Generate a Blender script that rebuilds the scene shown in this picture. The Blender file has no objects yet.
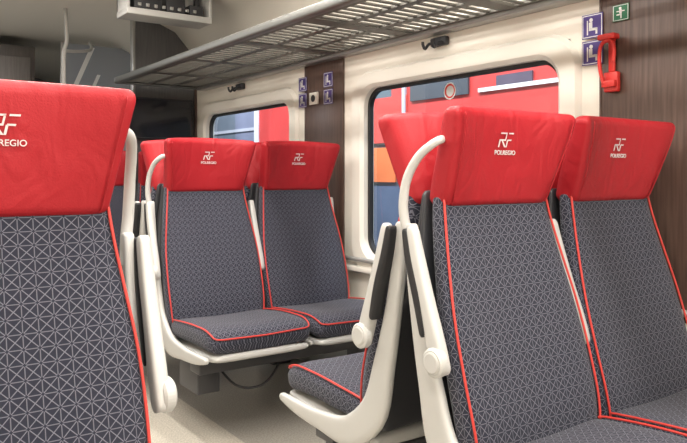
import bpy, math, random
import numpy as np
from mathutils import Vector, Matrix
random.seed(3)
scene=bpy.context.scene
scene.view_settings.view_transform='Standard'
COL=scene.collection

# ------------------------------------------------------------ materials
def mat(name,col,rough=.5,metal=0,bump=0,bscale=60,var=0,emis=0,spec=.5,coat=0,fold=0):
    m=bpy.data.materials.new(name); m.use_nodes=True
    nt=m.node_tree; b=nt.nodes['Principled BSDF']
    b.inputs['Base Color'].default_value=(*col,1)
    b.inputs['Roughness'].default_value=rough
    b.inputs['Metallic'].default_value=metal
    b.inputs['Specular IOR Level'].default_value=spec
    b.inputs['Coat Weight'].default_value=coat
    tc=nt.nodes.new('ShaderNodeTexCoord'); nz=nt.nodes.new('ShaderNodeTexNoise')
    nz.inputs['Scale'].default_value=bscale; nz.inputs['Detail'].default_value=4
    nt.links.new(tc.outputs['Object'],nz.inputs['Vector'])
    if var>0:
        r=nt.nodes.new('ShaderNodeValToRGB')
        r.color_ramp.elements[0].position=.3; r.color_ramp.elements[1].position=.7
        r.color_ramp.elements[0].color=(*[c*(1-var) for c in col],1)
        r.color_ramp.elements[1].color=(*[min(1,c*(1+var)) for c in col],1)
        nt.links.new(nz.outputs['Fac'],r.inputs['Fac']); nt.links.new(r.outputs['Color'],b.inputs['Base Color'])
    if bump>0:
        bp=nt.nodes.new('ShaderNodeBump'); bp.inputs['Strength'].default_value=bump; bp.inputs['Distance'].default_value=.002
        nt.links.new(nz.outputs['Fac'],bp.inputs['Height']); nt.links.new(bp.outputs['Normal'],b.inputs['Normal'])
        if fold>0:
            n2=nt.nodes.new('ShaderNodeTexNoise'); n2.inputs['Scale'].default_value=9; n2.inputs['Detail'].default_value=2; n2.inputs['Distortion'].default_value=.8
            mp=nt.nodes.new('ShaderNodeMapping'); mp.inputs['Scale'].default_value=(1.5,1,.9)
            nt.links.new(tc.outputs['Object'],mp.inputs[0]); nt.links.new(mp.outputs[0],n2.inputs['Vector'])
            b2=nt.nodes.new('ShaderNodeBump'); b2.inputs['Strength'].default_value=fold; b2.inputs['Distance'].default_value=.02
            nt.links.new(n2.outputs['Fac'],b2.inputs['Height']); nt.links.new(b2.outputs['Normal'],bp.inputs['Normal'])
    if emis>0:
        b.inputs['Emission Color'].default_value=(*col,1); b.inputs['Emission Strength'].default_value=emis
    return m

def fabric():
    m=bpy.data.materials.new('seat_fabric'); m.use_nodes=True
    nt=m.node_tree; L=nt.links; N=nt.nodes.new; b=nt.nodes['Principled BSDF']
    uv=N('ShaderNodeUVMap'); uv.uv_map='UVMap'
    sp=N('ShaderNodeSeparateXYZ'); L.new(uv.outputs['UV'],sp.inputs[0])
    def M(op,a,bb=None,clamp=False):
        n=N('ShaderNodeMath'); n.operation=op; n.use_clamp=clamp
        for i,v in enumerate((a,bb)):
            if v is None: continue
            if isinstance(v,(int,float)): n.inputs[i].default_value=v
            else: L.new(v,n.inputs[i])
        return n.outputs[0]
    cell=.027
    u=M('DIVIDE',sp.outputs[0],cell); v=M('DIVIDE',sp.outputs[1],cell)
    def dist(a):
        return M('ABSOLUTE',M('SUBTRACT',M('FRACT',M('ADD',a,100.5)),.5))
    def line(a,w):
        return M('LESS_THAN',dist(a),w)
    l=M('MAXIMUM',line(u,.034),line(v,.034))
    l2=M('MAXIMUM',line(M('ADD',u,v),.045),line(M('SUBTRACT',u,v),.045))
    l=M('MAXIMUM',M('MULTIPLY',l,.8),l2)
    brk=M('GREATER_THAN',M('ADD',dist(u),dist(v)),.12)
    l=M('MULTIPLY',l,brk)
    nz=N('ShaderNodeTexNoise'); nz.inputs['Scale'].default_value=900
    L.new(uv.outputs['UV'],nz.inputs['Vector'])
    mix=N('ShaderNodeMix'); mix.data_type='RGBA'
    mix.inputs[6].default_value=(.021,.023,.037,1); mix.inputs[7].default_value=(.15,.15,.185,1)
    L.new(l,mix.inputs[0]); L.new(mix.outputs[2],b.inputs['Base Color'])
    bp=N('ShaderNodeBump'); bp.inputs['Strength'].default_value=.35; bp.inputs['Distance'].default_value=.001
    L.new(nz.outputs['Fac'],bp.inputs['Height']); L.new(bp.outputs['Normal'],b.inputs['Normal'])
    b.inputs['Roughness'].default_value=.85; b.inputs['Sheen Weight'].default_value=.12
    b.inputs['Specular IOR Level'].default_value=.2
    return m

def wood(name,c1,c2,rough=.35):
    m=bpy.data.materials.new(name); m.use_nodes=True
    nt=m.node_tree; L=nt.links; b=nt.nodes['Principled BSDF']
    tc=nt.nodes.new('ShaderNodeTexCoord'); mp=nt.nodes.new('ShaderNodeMapping')
    mp.inputs['Scale'].default_value=(30,30,1.6)
    nz=nt.nodes.new('ShaderNodeTexNoise'); nz.inputs['Scale'].default_value=3; nz.inputs['Detail'].default_value=6
    r=nt.nodes.new('ShaderNodeValToRGB'); r.color_ramp.elements[0].color=(*c1,1); r.color_ramp.elements[1].color=(*c2,1)
    r.color_ramp.elements[0].position=.3; r.color_ramp.elements[1].position=.72
    L.new(tc.outputs['Object'],mp.inputs[0]); L.new(mp.outputs[0],nz.inputs['Vector']); L.new(nz.outputs['Fac'],r.inputs[0]); L.new(r.outputs[0],b.inputs['Base Color'])
    b.inputs['Roughness'].default_value=rough
    return m

def floor_mat():
    m=bpy.data.materials.new('vinyl_floor'); m.use_nodes=True
    nt=m.node_tree; L=nt.links; N=nt.nodes.new; b=nt.nodes['Principled BSDF']
    tc=N('ShaderNodeTexCoord'); sp=N('ShaderNodeSeparateXYZ'); L.new(tc.outputs['Object'],sp.inputs[0])
    def M(op,a,v):
        n=N('ShaderNodeMath'); n.operation=op; L.new(a,n.inputs[0]); n.inputs[1].default_value=v; return n.outputs[0]
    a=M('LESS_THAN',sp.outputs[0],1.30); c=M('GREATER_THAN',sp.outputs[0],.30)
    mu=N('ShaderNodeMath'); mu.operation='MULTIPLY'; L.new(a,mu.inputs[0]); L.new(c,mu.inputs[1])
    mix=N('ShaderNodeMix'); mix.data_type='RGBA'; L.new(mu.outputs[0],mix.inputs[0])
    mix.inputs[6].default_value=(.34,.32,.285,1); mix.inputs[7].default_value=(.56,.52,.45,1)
    nz=N('ShaderNodeTexNoise'); nz.inputs['Scale'].default_value=140; nz.inputs['Detail'].default_value=3; L.new(tc.outputs['Object'],nz.inputs['Vector'])
    r=N('ShaderNodeValToRGB'); r.color_ramp.elements[0].color=(.7,.7,.7,1); r.color_ramp.elements[0].position=.42; r.color_ramp.elements[1].position=.6
    L.new(nz.outputs['Fac'],r.inputs[0])
    m2=N('ShaderNodeMix'); m2.data_type='RGBA'; m2.blend_type='MULTIPLY'; m2.inputs[0].default_value=1
    L.new(mix.outputs[2],m2.inputs[6]); L.new(r.outputs[0],m2.inputs[7]); L.new(m2.outputs[2],b.inputs['Base Color'])
    b.inputs['Roughness'].default_value=.38
    return m

def glass_mat():
    m=bpy.data.materials.new('window_glass'); m.use_nodes=True
    nt=m.node_tree; nt.nodes.clear(); N=nt.nodes.new; L=nt.links
    o=N('ShaderNodeOutputMaterial'); t=N('ShaderNodeBsdfTransparent'); t.inputs[0].default_value=(.80,.87,.92,1)
    g=N('ShaderNodeBsdfGlossy'); g.inputs['Roughness'].default_value=.03
    lw=N('ShaderNodeLayerWeight'); lw.inputs[0].default_value=.5
    p=N('ShaderNodeMath'); p.operation='POWER'; p.inputs[1].default_value=4; L.new(lw.outputs['Facing'],p.inputs[0])
    ma=N('ShaderNodeMath'); ma.operation='MULTIPLY_ADD'; ma.inputs[1].default_value=.9; ma.inputs[2].default_value=.07; L.new(p.outputs[0],ma.inputs[0])
    x=N('ShaderNodeMixShader'); L.new(ma.outputs[0],x.inputs[0]); L.new(t.outputs[0],x.inputs[1]); L.new(g.outputs[0],x.inputs[2]); L.new(x.outputs[0],o.inputs[0])
    return m

FAB=fabric()
RED=mat('red_leatherette',(.36,.011,.018),.55,bump=.35,bscale=260,spec=.35,fold=.5)
PIPE=mat('red_piping',(.52,.040,.032),.5)
SHELL=mat('light_grey_plastic',(.50,.50,.485),.34,bump=.05,bscale=300)
DARK=mat('dark_plastic',(.030,.031,.036),.45)
BLACK=mat('black_pad',(.012,.012,.014),.5)
STEEL=mat('painted_steel',(.06,.06,.065),.4,metal=.3)
LOGO=mat('logo_print',(.65,.60,.60),.5)
CREAM=mat('cream_panel',(.83,.79,.71),.42,var=.03,bscale=3)
WHITE=mat('white_frame',(.85,.82,.75),.32)
CEIL=mat('ceiling_panel',(.85,.81,.73),.5)
WOOD=wood('brown_wood_laminate',(.062,.035,.028),(.12,.074,.057))
GREYW=wood('grey_laminate',(.085,.083,.085),(.12,.118,.12))
GASK=mat('rubber_gasket',(.02,.02,.022),.6)
ALU=mat('aluminium',(.40,.40,.39),.35,metal=.7)
RAIL=mat('rack_rail_metal',(.16,.16,.15),.4,metal=.5)
RACKM=mat('rack_slat',(.12,.115,.10),.45,metal=.2)
BLUE=mat('sign_blue',(.065,.040,.20),.4)
GREEN=mat('sign_green',(.015,.13,.06),.4)
SIGNW=mat('sign_white',(.72,.72,.72),.4)
HRED=mat('hammer_red',(.60,.03,.025),.35)
GLASS=glass_mat()
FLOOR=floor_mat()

# ------------------------------------------------------------ mesh helpers
def obj_from(name,verts,faces,m,parent=None,uvs=None,smooth=False):
    me=bpy.data.meshes.new(name); me.from_pydata([tuple(v) for v in verts],[],faces); me.update()
    ms=m if isinstance(m,(list,tuple)) else [m]
    for q in ms: me.materials.append(q)
    if uvs is not None:
        ul=me.uv_layers.new(name='UVMap')
        for l in me.loops: ul.data[l.index].uv=uvs[l.vertex_index]
    if smooth:
        for p in me.polygons: p.use_smooth=True
    o=bpy.data.objects.new(name,me); COL.objects.link(o)
    if parent: o.parent=parent
    return o
def empty(name,loc=(0,0,0),rz=0):
    e=bpy.data.objects.new(name,None); e.empty_display_size=.1; e.location=loc; e.rotation_euler=(0,0,rz); COL.objects.link(e); return e
def box_data(b):
    x0,x1,y0,y1,z0,z1=b
    v=[(x0,y0,z0),(x1,y0,z0),(x1,y1,z0),(x0,y1,z0),(x0,y0,z1),(x1,y0,z1),(x1,y1,z1),(x0,y1,z1)]
    f=[(0,3,2,1),(4,5,6,7),(0,1,5,4),(1,2,6,5),(2,3,7,6),(3,0,4,7)]
    return v,f
def boxes(name,bs,m,parent=None,bevel=0):
    V=[];F=[]
    for b in bs:
        v,f=box_data(b); k=len(V); V+=v; F+=[tuple(i+k for i in q) for q in f]
    o=obj_from(name,V,F,m,parent)
    if bevel:
        md=o.modifiers.new('bevel','BEVEL'); md.width=bevel; md.segments=3; md.limit_method='ANGLE'
        for p in o.data.polygons: p.use_smooth=True
    return o
def catmull(P,s):
    P=np.array(P,float); seg=np.linalg.norm(np.diff(P[:,:2],axis=0),axis=1) ; t=np.concatenate([[0],np.cumsum(seg)])
    out=[]
    T=np.gradient(P,t,axis=0)
    for q in s:
        q=q*t[-1]; i=min(max(np.searchsorted(t,q)-1,0),len(t)-2); h=t[i+1]-t[i]; a=(q-t[i])/h
        h00=2*a**3-3*a*a+1;h10=a**3-2*a*a+a;h01=-2*a**3+3*a*a;h11=a**3-a*a
        out.append(h00*P[i]+h10*h*T[i]+h01*P[i+1]+h11*h*T[i+1])
    return np.array(out),t[-1]
def spos(M,L,r):
    a=list(np.linspace(0,1,M)); 
    for k in (.03,.12,.3,.55,.8): a+= [k*r/L, 1-k*r/L]
    return sorted(set(round(x,5) for x in a))
def stations(P,M=26,r=.03,cf=.6):
    """P rows: y,z,hw,th,conc -> sampled rows + normals"""
    _,L=catmull(P,[0]); s=spos(M,L,r); S,_=catmull(P,s)
    out=[]
    for i,q in enumerate(S):
        a=S[max(i-1,0)];b=S[min(i+1,len(S)-1)]
        t=np.array([b[0]-a[0],b[1]-a[1]]); t/=np.linalg.norm(t)+1e-9
        n=(-t[1],t[0]); d=min(s[i],1-s[i])*L
        k=math.sqrt(max(0,1-(1-min(d/r,1))**2))
        out.append((q[0],q[1],n,q[2]-r*cf*(1-k),q[3]*(.3+.7*k),q[4],s[i]*L))
    return out
def loft(name,P,m,parent,x=0,M=26,r=.03,cf=.6,N=44,e1=.32,e2=.55,voff=0):
    st=stations(P,M,r,cf); V=[];UV=[];F=[]
    K=N//2
    sec=[]
    for half in (1,-1):
        for k in range(K):
            w=1-2*k/K
            g=math.sin(math.pi/2*math.sin(math.pi/2*w))*half
            sec.append((g,half*max(0,1-abs(g)**(2/e1))**(e2/2)))
    N=len(sec)
    for (y,z,n,hw,th,conc,sl) in st:
        for (g,h) in sec:
            X=hw*g; nn=th/2*h+conc*g*g
            V.append((x+X,y+n[0]*nn,z+n[1]*nn)); UV.append((X+math.copysign((1-h)*th/2*(1 if abs(g)>.6 else 0),g),sl+voff))
    R=len(st)
    for i in range(R-1):
        for k in range(N):
            F.append((i*N+k,i*N+(k+1)%N,(i+1)*N+(k+1)%N,(i+1)*N+k))
    F.append(tuple(range(N-1,-1,-1))); F.append(tuple((R-1)*N+k for k in range(N)))
    return obj_from(name,V,F,m,parent,UV,True)
def tube(name,pts,r,m,parent=None,seg=10,closed=False,smoothn=0):
    P=[Vector(p) for p in pts]
    if smoothn:
        Q=[];n=len(P)
        rng=range(n if closed else n-1)
        for i in rng:
            p0=P[(i-1)%n] if closed or i>0 else P[0]; p1=P[i]; p2=P[(i+1)%n]; p3=P[(i+2)%n] if closed or i+2<n else P[-1]
            for j in range(smoothn):
                t=j/smoothn
                Q.append(.5*((2*p1)+(-p0+p2)*t+(2*p0-5*p1+4*p2-p3)*t*t+(-p0+3*p1-3*p2+p3)*t**3))
        if not closed: Q.append(P[-1])
        P=Q
    n=len(P);V=[];F=[];up=None
    rr=r if isinstance(r,(list,tuple)) else None
    for i in range(n):
        a=P[(i-1)%n] if closed or i>0 else P[0]; b=P[(i+1)%n] if closed or i<n-1 else P[-1]
        t=(b-a).normalized()
        if up is None: up=t.orthogonal().normalized()
        up=(up-t*up.dot(t)).normalized(); w=t.cross(up)
        ri=r if rr is None else rr[0]+(rr[1]-rr[0])*i/(n-1)
        for k in range(seg):
            an=2*math.pi*k/seg; V.append(P[i]+(up*math.cos(an)+w*math.sin(an))*ri)
    for i in range(n if closed else n-1):
        j=(i+1)%n
        for k in range(seg): F.append((i*seg+k,i*seg+(k+1)%seg,j*seg+(k+1)%seg,j*seg+k))
    if not closed: F.append(tuple(range(seg-1,-1,-1))); F.append(tuple((n-1)*seg+k for k in range(seg)))
    return obj_from(name,V,F,m,parent,None,True)
def disc(name,c,r,h,axis,m,parent,seg=32):
    V=[];F=[]
    ax={'x':0,'y':1,'z':2}[axis]
    rings=[(-h/2,r*.85),(-h/2+h*.2,r),(h/2-h*.2,r),(h/2,r*.85)]
    for (o,q) in rings:
        for k in range(seg):
            a=2*math.pi*k/seg; p=[0,0,0]; p[ax]=o; p[(ax+1)%3]=q*math.cos(a); p[(ax+2)%3]=q*math.sin(a)
            V.append([p[i]+c[i] for i in range(3)])
    for i in range(3):
        for k in range(seg): F.append((i*seg+k,i*seg+(k+1)%seg,(i+1)*seg+(k+1)%seg,(i+1)*seg+k))
    F.append(tuple(range(seg-1,-1,-1))); F.append(tuple(3*seg+k for k in range(seg)))
    return obj_from(name,V,F,m,parent)
def text_mesh(body,size,shear=0):
    cu=bpy.data.curves.new('t','FONT'); cu.body=body; cu.size=size; cu.shear=shear; cu.align_x='CENTER'; cu.extrude=.0006; cu.offset=size*.008
    o=bpy.data.objects.new('t',cu); COL.objects.link(o); bpy.context.view_layer.update()
    dg=bpy.context.evaluated_depsgraph_get(); me=bpy.data.meshes.new_from_object(o.evaluated_get(dg))
    bpy.data.objects.remove(o); me.materials.clear(); me.materials.append(LOGO); return me
T_SMALL=text_mesh('POLREGIO',.0165)
def emblem(sc):
    sh=.22; V=[];F=[]
    def q(x0,z0,x1,z1):
        k=len(V)
        for (x,z) in ((x0,z0),(x1,z0),(x1,z1),(x0,z1)): V.append(((x+sh*z)*sc,z*sc,.0008))
        F.append((k,k+1,k+2,k+3))
    q(-.026,.033,.000,.037); q(-.004,.018,.000,.035); q(-.022,.014,.000,.018); q(-.026,-.004,-.021,.018)
    k=len(V); V.extend([(x*sc,z*sc,.0008) for x,z in ((-.014,.014),(-.008,.014),(.004,-.004),(-.002,-.004))]); F.append((k+3,k+2,k+1,k))
    q(.006,.033,.026,.037); q(.006,.014,.022,.018); q(.004,-.004,.009,.016)
    me=bpy.data.meshes.new('emblem'); me.from_pydata(V,[],F); me.update(); me.materials.append(LOGO); return me
T_BIG=emblem(.92)

# ------------------------------------------------------------ seats
BACK=[(-.105,.395,.228,.085,.006),(-.094,.47,.236,.085,.010),(-.060,.60,.240,.08,.014),(-.020,.74,.234,.075,.016),(.010,.85,.219,.07,.016),(.032,.94,.206,.065,.016),(.046,1.04,.195,.052,.014)]
CUSH=[(-.560,.400,.226,.085,.004),(-.50,.414,.234,.10,.008),(-.40,.415,.237,.10,.012),(-.25,.408,.238,.095,.014),(-.12,.400,.232,.085,.012)]
HEAD=[(.046,1.000,.192,.084,.010),(.041,1.06,.199,.092,.026),(.030,1.14,.209,.088,.046),(.021,1.20,.218,.082,.060),(.013,1.254,.227,.070,.070)]
def head_front(z):
    return np.interp(z,[1.0,1.06,1.14,1.20,1.254],[.003,-.006,-.015,-.021,-.023])
def edge_pts(P,sx,x,r=.03,M=22,front=.42,inset=.965,s0=0,s1=1):
    out=[]
    for i,(y,z,n,hw,th,conc,sl) in enumerate(stations(P,M,r)):
        out.append((x+sx*hw*inset,y+n[0]*(th*front+conc*.93),z+n[1]*(th*front+conc*.93)))
    return out
CACHE={}
def seat_parts(par,side):
    """side: local x direction (+1/-1) of the aisle"""
    for k,sx in enumerate((-.247,.247)):
        t=str(k+1)
        loft('backrest_'+t,BACK,FAB,par,x=sx,M=30,r=.03)
        loft('cushion_'+t,CUSH,FAB,par,x=sx,M=26,r=.04,voff=.013)
        loft('headrest_'+t,HEAD,RED,par,x=sx,M=22,r=.024,cf=.9,e1=.25,e2=.45)
        for q in (-1,1):
            tube('back_piping_%s_%s'%(t,'a' if q<0 else 'b'),edge_pts(BACK,q,sx)[3:-3],.0032,PIPE,par,8)
            tube('head_seam_%s_%s'%(t,'a' if q<0 else 'b'),edge_pts(HEAD,q,sx,r=.024,front=.455,inset=.90)[4:-5],.0016,RED,par,6)
        a=edge_pts(CUSH,-1,sx,r=.04)[4:-4]; b=edge_pts(CUSH,1,sx,r=.04)[4:-4]
        a=a[::-1]; 
        y0=a[-1][1]; z0=a[-1][2]
        tube('cushion_piping_'+t,a+[(a[-1][0]+.008,y0-.010,z0-.004),(a[-1][0]+.03,y0-.014,z0-.007),(sx,y0-.016,z0-.011),(b[0][0]-.03,y0-.014,z0-.007),(b[0][0]-.008,y0-.010,z0-.004)]+b,.0032,PIPE,par,8)
        sh=[(y+.045,z-.01,hw+.002,.035,-.012) for (y,z,hw,th,c) in BACK]
        sh[-2]=(.068,.93,.205,.024,-.008)
        sh[-1]=(.076,1.04,.19,.016,-.004)
        loft('back_shell_'+t,sh,DARK,par,x=sx,M=18,r=.02)
        loft('seat_pan_'+t,[(-.560,.358,.215,.030,.0),(-.50,.355,.226,.040,.0),(-.3,.348,.228,.05,0),(-.08,.340,.22,.05,0)],SHELL,par,x=sx,M=14,r=.02)
        for nm,me,dx,dz in (('logo_text_'+t,T_SMALL,0,1.132),('logo_emblem_'+t,T_BIG,-.004,1.155)):
            o=bpy.data.objects.new(nm,me); COL.objects.link(o); o.parent=par
            o.location=(sx+dx,float(head_front(dz))-.0030,dz); o.rotation_euler=(math.radians(90+7),0,0)
    FR=[(-.550,.358,.010,.022,0),(-.48,.350,.012,.038,0),(-.32,.344,.013,.056,0),(-.16,.358,.014,.088,0),(-.055,.44,.014,.095,0),(-.008,.58,.014,.072,0),(.028,.72,.013,.053,0),(.050,.84,.013,.043,0),(.064,.96,.012,.034,0)]
    for sx,nm in ((side*.494,'aisle'),(-side*.494,'wall')):
        loft('side_frame_'+nm,FR,SHELL,par,x=sx,M=34,r=.012,N=24,e1=.5,e2=.5,cf=.2)
    loft('centre_frame',[(r[0]+.02,r[1]-.0,.008,r[3]*.8,0) for r in FR[:-1]],SHELL,par,x=0,M=30,r=.015,N=20,e1=.5,e2=.5,cf=.1)
    for ax,nm in ((side*.517,'aisle'),(0,'centre')):
        off=-.008
        loft('armrest_'+nm,[(-.066+off,.620,.014,.044,0),(-.052+off,.66,.015,.048,0),(-.012+off,.78,.015,.038,0),(.022+off,.88,.014,.036,0),(.042+off,.955,.012,.030,0)],SHELL,par,x=ax,M=18,r=.018,N=24,e1=.5,e2=.5,cf=.2)
        loft('armrest_pad_'+nm,[(-.012+off,.70,.017,.024,0),(.012+off,.79,.018,.028,0),(.042+off,.88,.017,.026,0),(.058+off,.950,.015,.020,0)],BLACK,par,x=ax,M=14,r=.012,N=20,e1=.5,e2=.5,cf=.2)
        if nm=='aisle':
            disc('armrest_pivot',(ax+side*.012,-.062,.650),.034,.026,'x',SHELL,par)
            disc('armrest_pivot_cap',(ax+side*.024,-.062,.650),.025,.008,'x',SHELL,par)
    qs=side
    tube('grab_handle',[(qs*.490,.056,.89),(qs*.496,.076,.94),(qs*.503,.083,1.00),(qs*.502,.070,1.07),(qs*.494,.036,1.125),(qs*.480,.0,1.155),(qs*.462,-.012,1.166),(qs*.445,.0,1.162)],[.013,.0095],SHELL,par,12,smoothn=5)
    w=-side
    boxes('support_beam',[(-.46,.52,-.40,-.30,.262,.318),(-.46,.46,-.14,-.08,.275,.320)] if w>0 else [(-.52,.46,-.40,-.30,.262,.318),(-.46,.46,-.14,-.08,.275,.320)],STEEL,par,.006)
    boxes('power_box',[(side*.40-.05,side*.40+.05,-.36,-.16,.17,.30)],STEEL,par,.006)
    boxes('pedestal',[(w*.40-.04,w*.40+.04,-.38,-.28,0,.27),(w*.40-.06,w*.40+.06,-.42,-.2,0,.012)],STEEL,par,.004)
    tube('power_cable',[(side*.36,-.30,.30),(side*.30,-.40,.20),(side*.20,-.44,.19),(side*.1,-.40,.24),(side*.05,-.34,.29)],.005,BLACK,par,8,smoothn=6)
def seat(name,xc,y,facing,side):
    rz=0 if facing<0 else math.pi
    local=side if facing<0 else -side
    e=empty(name,(xc,y,0),rz)
    if local not in CACHE:
        seat_parts(e,local); CACHE[local]=[(c,c.name.split('.')[0]) for c in e.children]
    else:
        for c,nm in CACHE[local]:
            if facing>0 and nm=='grab_handle': continue
            o=bpy.data.objects.new(nm,c.data); COL.objects.link(o); o.parent=e
            o.location=c.location; o.rotation_euler=c.rotation_euler
            for md in c.modifiers:
                if md.type=='BEVEL':
                    q=o.modifiers.new('bevel','BEVEL'); q.width=md.width; q.segments=3; q.limit_method='ANGLE'
    return e
XC=1.62
seat('double_train_seat',1.625,1.252,-1,-1)
seat('double_train_seat.002',XC,3.064,-1,-1)
seat('double_train_seat.005',-.024,1.385,-1,1)
seat('double_train_seat.001',1.65,1.444,1,-1)
seat('double_train_seat.003',XC,3.282,1,-1)
seat('double_train_seat.004',XC,4.86,-1,-1)

# ------------------------------------------------------------ shell
XW=2.2; Y0,Y1=-3.0,9.0; XL=-.62
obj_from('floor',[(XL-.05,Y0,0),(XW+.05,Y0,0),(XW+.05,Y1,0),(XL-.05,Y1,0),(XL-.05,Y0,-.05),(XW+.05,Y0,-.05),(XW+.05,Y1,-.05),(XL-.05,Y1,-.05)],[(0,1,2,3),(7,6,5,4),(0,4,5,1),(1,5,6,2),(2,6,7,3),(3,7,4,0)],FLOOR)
PITCH=1.985; WC=[2.315+PITCH*k for k in (-1,0,1)]
HW=.615; WZ0,WZ1=.66,1.53
bs=[(XW,XW+.06,Y0,Y1,0,.60),(XW,XW+.06,Y0,Y1,1.59,2.3)]
ys=[Y0]
for c in WC: ys+=[c-HW-.05,c+HW+.05]
ys.append(Y1)
for i in range(0,len(ys),2): bs.append((XW,XW+.06,ys[i],ys[i+1],.60,1.59))
boxes('wall_right',bs,CREAM)
boxes('wall_left',[(XL-.06,XL,Y0,Y1,0,2.3)],CREAM)
boxes('wall_back',[(XL,XW,Y0-.06,Y0,0,2.3)],CREAM)
prof=[(XW,1.80),(XW-.01,1.92),(XW-.06,2.05),(XW-.17,2.17),(XW-.34,2.24),(XW-.6,2.27),(.8,2.28),(XL+.6,2.27),(XL+.34,2.24),(XL+.17,2.17),(XL+.06,2.05),(XL+.01,1.92),(XL,1.80)]
V=[];F=[]
for (x,z) in prof: V+=[(x,Y0,z),(x,Y1,z)]
n=len(prof)
for i in range(n-1): F.append((2*i,2*i+2,2*i+3,2*i+1))
o=obj_from('ceiling',V,F,CEIL,smooth=True)
md=o.modifiers.new('s','SOLIDIFY'); md.thickness=.03; md.offset=-1

def rrect(c,hw,z0,z1,r,n=10):
    pts=[]
    for (cy,cz,a0) in ((c+hw-r,z1-r,0),(c-hw+r,z1-r,90),(c-hw+r,z0+r,180),(c+hw-r,z0+r,270)):
        for k in range(n+1):
            a=math.radians(a0+90*k/n); pts.append((cy+r*math.cos(a),cz+r*math.sin(a)))
    return pts
def ring(name,loops,m,parent):
    V=[];F=[];N=len(loops[0][1])
    for x,p in loops: V+=[(x,a,b) for a,b in p]
    for i in range(len(loops)-1):
        for k in range(N): F.append((i*N+k,i*N+(k+1)%N,(i+1)*N+(k+1)%N,(i+1)*N+k))
    return obj_from(name,V,F,m,parent,smooth=False)
for i,c in enumerate(WC):
    e=empty('window_%d'%(i+1))
    inner=rrect(c,HW,WZ0,WZ1,.10); in2=rrect(c,HW+.018,WZ0-.018,WZ1+.018,.115)
    out=rrect(c,HW+.085,WZ0-.085,WZ1+.075,.14); out2=rrect(c,HW+.10,WZ0-.10,WZ1+.09,.15)
    ring('surround',[(XW+.06,inner),(XW-.006,inner),(XW-.022,in2),(XW-.022,out),(XW-.001,out2)],WHITE,e)
    g0=rrect(c,HW-.016,WZ0+.016,WZ1-.016,.088)
    ring('gasket',[(XW+.028,inner),(XW+.02,inner),(XW+.02,g0),(XW+.045,g0)],GASK,e)
    a=rrect(c,HW-.004,WZ0+.004,WZ1-.004,.096)
    obj_from('glass_pane',[(XW+.036,p,q) for p,q in a],[tuple(range(len(a)))],GLASS,e)
    if i==1:
        def circ(r,cy=2.325,cz=1.462): return [(cy+r*math.cos(t),cz+r*math.sin(t)) for t in np.linspace(0,2*math.pi,33)[:-1]]
        ring('warning_sticker',[(XW+.030,circ(.034)),(XW+.030,circ(.025))],HRED,e)
        ring('sticker_rim',[(XW+.029,circ(.039)),(XW+.029,circ(.033))],SIGNW,e)
        ring('sticker_face',[(XW+.031,circ(.026)),(XW+.031,circ(.001))],SIGNW,e)
for i in range(4):
    yc=WC[0]-PITCH/2+PITCH*i
    boxes('trim_%d'%(i+1),[(XW-.012,XW,yc-.188,yc+.188,.30,1.80),(XW-.014,XW,yc-.196,yc-.188,.30,1.80),(XW-.014,XW,yc+.188,yc+.196,.30,1.80)],WOOD,bevel=.002)
boxes('trim_5',[(XW-.05,XW,Y0,5.1,.575,.605)],WHITE,bevel=.008)
o=tube('trim_6',[(XW-.035,Y0,.64),(XW-.035,5.1,.64)],.012,SHELL)
boxes('baseboard_right',[(XW-.06,XW,Y0,5.1,.0,.20)],ALU,bevel=.01)
boxes('baseboard_left',[(XL,XL+.03,Y0,5.1,.0,.20)],ALU,bevel=.01)

# ------------------------------------------------------------ luggage rack
rk=empty('luggage_rack')
RX0,RX1,RZ=1.535,2.15,1.740
RY0,RY1=-2.5,4.95
sl=[];y=RY0
while y<RY1-.03:
    sl.append((RX0+.03,RX1-.03,y,y+.022,RZ-.003,RZ+.003)); y+=.058
for k in range(4):
    xx=RX0+.02+(RX1-RX0-.06)*k/3; sl.append((xx-.004,xx+.034,RY0,RY1,RZ-.006,RZ+.006))
yy=RY0
while yy<RY1: sl.append((RX0+.02,RX1-.02,yy,yy+.075,RZ-.0065,RZ+.006)); yy+=.62
boxes('slat_grid',sl,RACKM,rk)
boxes('front_rail',[(RX0-.015,RX0+.025,RY0,RY1,RZ-.012,RZ+.030)],RAIL,rk,.010)
boxes('rear_rail',[(RX1-.02,RX1+.049,RY0,RY1,RZ-.025,RZ+.02)],ALU,rk,.008)
boxes('end_rail',[(RX0-.015,RX1+.049,RY1-.01,RY1+.03,RZ-.014,RZ+.028)],RAIL,rk,.01)
for j,yc in enumerate((WC[1]+.03,WC[2]+.03)):
    e=empty('coat_hook' if j==0 else 'coat_hook.001',(0,yc,0))
    boxes('base',[(XW-.03,XW-.0,-.05,.05,1.665,1.705)],DARK,e,.008)
    for q in (-.03,.03): tube('hook_%s'%('a' if q<0 else 'b'),[(XW-.025,q,1.68),(XW-.055,q,1.672),(XW-.075,q,1.650),(XW-.088,q,1.664),(XW-.09,q,1.68)],.007,DARK,e,8,smoothn=4)

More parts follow.
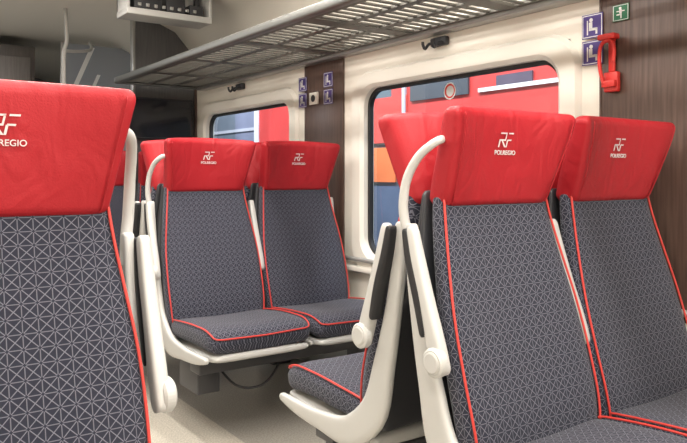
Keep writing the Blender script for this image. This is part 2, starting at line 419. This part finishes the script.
# ------------------------------------------------------------ signs and hammer
def sign(name,y0,y1,z0,z1,m,kind):
    e=empty(name,(XW-.0135,(y0+y1)/2,(z0+z1)/2))
    w=(y1-y0)/2;h=(z1-z0)/2
    boxes('plate',[(-.003,.0,-w,w,-h,h)],m,e)
    boxes('border',[(-.0036,-.003,-w*.94,w*.94,h*.86,h*.92),(-.0036,-.003,-w*.94,w*.94,-h*.92,-h*.86),(-.0036,-.003,-w*.94,-w*.87,-h*.92,h*.92),(-.0036,-.003,w*.87,w*.94,-h*.92,h*.92)],SIGNW,e)
    if kind=='seat':
        disc('pict_head',(-.0036,.1*w,.50*h),.17*w,.0016,'x',SIGNW,e,16)
        boxes('pict_body',[(-.0042,-.003,-.02*w,.30*w,-.25*h,.32*h),(-.0042,-.003,-.45*w,.30*w,-.38*h,-.18*h),(-.0042,-.003,-.50*w,-.33*w,-.70*h,-.2*h),(-.0042,-.003,.40*w,.50*w,-.70*h,.5*h)],SIGNW,e)
    else:
        disc('pict_head',(-.0036,.05*w,.52*h),.16*w,.0016,'x',SIGNW,e,16)
        boxes('pict_body',[(-.0042,-.003,-.15*w,.15*w,-.1*h,.36*h),(-.0042,-.003,-.5*w,.5*w,.12*h,.24*h),(-.0042,-.003,-.12*w,.02*w,-.70*h,-.1*h),(-.0042,-.003,.1*w,.5*w,-.3*h,-.15*h)],SIGNW,e)
sign('priority_seat_sign',1.502,1.588,1.573,1.66,BLUE,'seat'); sign('priority_seat_sign.001',1.502,1.588,1.477,1.564,BLUE,'seat')
sign('priority_seat_sign.002',3.475,3.565,1.573,1.655,BLUE,'seat'); sign('priority_seat_sign.003',3.475,3.565,1.477,1.56,BLUE,'seat')
sign('priority_seat_sign.004',3.205,3.295,1.573,1.655,BLUE,'seat'); sign('priority_seat_sign.005',3.205,3.295,1.477,1.56,BLUE,'seat')
sign('emergency_exit_sign',1.40,1.462,1.615,1.672,GREEN,'run')
e=empty('wall_socket',(XW-.014,3.39,1.52)); boxes('plate',[(-.012,0,-.045,.045,-.035,.035)],WHITE,e,.004); disc('hole',(-.013,0,0),.02,.004,'x',DARK,e)
e=empty('emergency_hammer',(XW-.014,1.46,1.47))
boxes('bracket',[(-.02,0,-.028,.028,-.10,-.03),(-.010,0,-.010,.016,-.03,.09)],HRED,e,.006)
tube('handle',[(-.030,.018,-.075),(-.04,.027,-.02),(-.042,.027,.04),(-.045,.012,.070),(-.045,-.02,.072),(-.042,-.030,.04),(-.040,-.026,.0)],.0065,HRED,e,10,smoothn=6)
boxes('hammer_head',[(-.050,-.012,-.034,.034,.080,.100)],HRED,e,.006)
boxes('clip',[(-.036,-.0,-.026,.026,-.085,-.06)],HRED,e,.004)

# ------------------------------------------------------------ far end
boxes('wall_partition_right',[(1.72,XW,5.12,5.16,0,2.27)],GREYW)
boxes('wall_partition_left',[(XL,-.15,5.12,5.16,0,2.27)],GREYW)
boxes('trim_7',[(1.70,1.722,5.11,5.17,0,2.27)],ALU,bevel=.004)
e=empty('wall_monitor',(1.90,5.06,1.50)); boxes('case',[(-.25,.25,0,.04,-.155,.155)],mat('monitor_bezel',(.03,.03,.034),.35),e,.008)
boxes('screen',[(-.235,.235,-.002,.0,-.14,.14)],mat('screen_off',(.010,.011,.016),.10),e)
boxes('mount',[(-.05,.05,.035,.06,-.05,.05)],STEEL,e)
e=empty('ceiling_display_unit',(1.60,4.2,2.12))
boxes('case',[(-.27,.27,-.10,.10,-.085,-.045),(-.27,-.25,-.10,.10,-.05,.11),(.25,.27,-.10,.10,-.05,.11),(-.27,.27,.07,.10,-.05,.11)],SHELL,e,.006)
boxes('electronics',[(-.22,-.05,-.08,.05,-.04,.03),(-.02,.10,-.08,.05,-.04,.05),(.13,.22,-.08,.05,-.04,.02)],DARK,e,.004)
boxes('connectors',[(-.2+.05*k,-.18+.05*k,-.092,-.08,-.03,-.01) for k in range(8)],ALU,e,.002)
boxes('hanger',[(-.23,-.2,.0,.03,.0,.145),(.2,.23,.0,.03,.0,.145)],STEEL,e)
boxes('wall_end',[(XL,XW,Y1,Y1+.06,0,2.3)],GREYW)
e=empty('equipment_cabinet',(1.12,6.55,0)); boxes('body',[(-.32,.20,0,.5,0,2.2)],wood('cab_lam',(.10,.09,.085),(.15,.135,.125)),e,.01); boxes('door_panel',[(-.28,.16,-.012,0,.1,1.5),(-.28,.16,-.012,0,1.56,2.1)],wood('cab_door',(.16,.145,.135),(.22,.2,.19)),e,.008); tube('handle',[(.10,-.012,1.0),(.10,-.05,1.02),(.10,-.05,1.14),(.10,-.012,1.16)],.008,ALU,e,8)
e=empty('control_box',(1.44,6.6,1.78)); boxes('body',[(-.11,.13,0,.2,-.17,.1)],STEEL,e,.01); boxes('front_plate',[(-.09,.11,-.008,0,-.15,.08)],DARK,e,.006); boxes('post',[(-.03,.03,.05,.15,-1.78,-.15)],STEEL,e,.004)
e=empty('glass_screen',(1.75,6.2,0)); boxes('pane',[(-.28,.30,0,.012,.1,2.2)],mat('tinted_panel',(.30,.33,.38),.12),e)
SW=mat('reflection_white',(.80,.83,.85),.3)  # white for the diagonal stripes, reflections on the glass drawn as solid colour
def slash(nm,x0,z0,x1,z1,w):
    obj_from(nm,[(x0,-.003,z0),(x0+w,-.003,z0),(x1+w,-.003,z1),(x1,-.003,z1)],[(0,1,2,3)],SW,e)
slash('reflection_stripe_1',-.26,1.70,-.06,2.18,.04); slash('reflection_stripe_2',-.12,1.66,.0,1.95,.03); slash('reflection_stripe_3',-.02,1.66,.06,1.85,.05); slash('reflection_stripe_4',-.2,1.62,-.14,1.76,.10)
tube('screen_frame',[(-.29,0,0),(-.29,0,2.2),(.31,0,2.2),(.31,0,0)],.015,ALU,e)
e=empty('grab_pole')
tube('pole',[(1.25,5.25,.0),(1.25,5.25,1.62),(1.25,5.25,1.95),(1.27,5.25,2.05),(1.26,5.25,2.275)],.014,SHELL,e,12,smoothn=4)
tube('rail',[(1.25,5.25,1.97),(1.36,5.35,1.99),(1.52,5.6,2.05),(1.62,5.9,2.13),(1.66,6.1,2.2)],.012,SHELL,e,10,smoothn=5)

# ------------------------------------------------------------ outside
boxes('ground_platform',[(2.35,14,-4,18,-1.1,-1.0)],mat('concrete',(.18,.18,.19),.8,var=.2,bscale=8))
ex=empty('parked_train')
XT=4.2
def ext(nm,b,col,em=.0,rough=.4):
    boxes(nm,[b],mat('ext_'+nm,col,rough,emis=em,var=.3,bscale=1.2),ex)
ext('body',(XT,XT+.3,-2,16,-.9,3.2),(.07,.10,.12))
def pz(v,u): return 1.08+(175-v)/(u+150)*XT/.8175
def py(u): return XT/math.tan(math.radians(35.16)+math.atan((u-343)/700))
def panel(nm,u0,u1,v0,v1,uc,col,off=.01,em=0):
    y1,y0=py(u0),py(u1); z1,z0=pz(v0,uc),pz(v1,uc)
    ext(nm,(XT-off,XT,y0,y1,z0,z1),col,em)
panel('red_band',392,600,69,118,500,(.52,.045,.04),.012)
panel('orange_door',355,396,148,182,378,(.70,.18,.06),.02)
panel('red_door_top',368,408,98,143,385,(.55,.05,.04),.022)
panel('white_stripe_low',480,600,86,90,500,(.75,.72,.7),.03)
panel('white_stripe_high',392,600,66,69,500,(.55,.55,.55),.03)
panel('blue_panel',350,440,186,262,380,(.09,.12,.19),.012)
panel('train_window',412,470,74,96,455,(.05,.055,.065),.03)
panel('train_window_2',498,534,71,83,530,(.08,.06,.09),.028)
panel('white_post',404,407,60,140,410,(.40,.40,.45),.035)
panel('red_body_far',260,300,104,175,280,(.52,.045,.04),.02)
panel('purple_body_far',236,262,104,175,250,(.17,.18,.25),.018)
panel('grey_body_far',205,236,104,175,225,(.12,.14,.17),.016)
panel('white_post_far',256,260,100,175,260,(.6,.6,.65),.035)
panel('white_band_far',205,256,128,131,250,(.4,.4,.45),.03)
def area(name,loc,rot,sx,sy,power,col=(1,1,1)):
    l=bpy.data.lights.new(name,'AREA'); l.shape='RECTANGLE'; l.size=sx; l.size_y=sy; l.energy=power; l.color=col
    o=bpy.data.objects.new(name,l); o.location=loc; o.rotation_euler=rot; COL.objects.link(o); return o
area('parked_train_fill',(3.0,5.5,3.6),(0,math.radians(-35),0),.4,10,700,(.95,.97,1))  # added fill light aimed at the parked train, not a station fixture
# ------------------------------------------------------------ interior luminaires
LUM=mat('luminaire_diffuser',(1,.95,.88),.4,emis=2.5)
for j,(x,ya,yb) in enumerate(((.80,-2.6,4.2),(1.42,-2.6,3.3),(.18,-2.6,4.2))):
    e=empty('ceiling_luminaire' if j==0 else 'ceiling_luminaire.%03d'%j,(x,0,2.268))
    boxes('diffuser',[(-.06,.06,ya,yb,-.012,.0)],LUM,e); boxes('housing',[(-.075,-.06,ya,yb,-.016,.004),(.06,.075,ya,yb,-.016,.004)],ALU,e)
    l=area('lamp_%d'%j,(0,(ya+yb)/2,-.02),(0,0,0),.11,yb-ya,(104,70,46)[j],(1,.945,.87)); l.parent=e
e=empty('vestibule_fill',(.25,6.4,2.268)); boxes('diffuser',[(-.2,.2,-.5,.5,-.012,0)],LUM,e); l=area('lamp_v',(0,0,-.02),(0,0,0),.38,.9,30,(.92,.95,1)); l.parent=e  # added light kept out of view, brightens the vestibule glass screen

w=bpy.data.worlds.new('World'); scene.world=w; w.use_nodes=True
w.node_tree.nodes['Background'].inputs[0].default_value=(.45,.55,.7,1); w.node_tree.nodes['Background'].inputs[1].default_value=.5

# ------------------------------------------------------------ camera
cd=bpy.data.cameras.new('camera'); cam=bpy.data.objects.new('camera',cd); COL.objects.link(cam)
cam.location=(0,0,1.08); cam.rotation_euler=(math.radians(90),0,-math.radians(35.16))
cd.sensor_width=36; cd.lens=36*700/687; cd.shift_y=-46.5/687; cd.clip_start=.02
scene.camera=cam
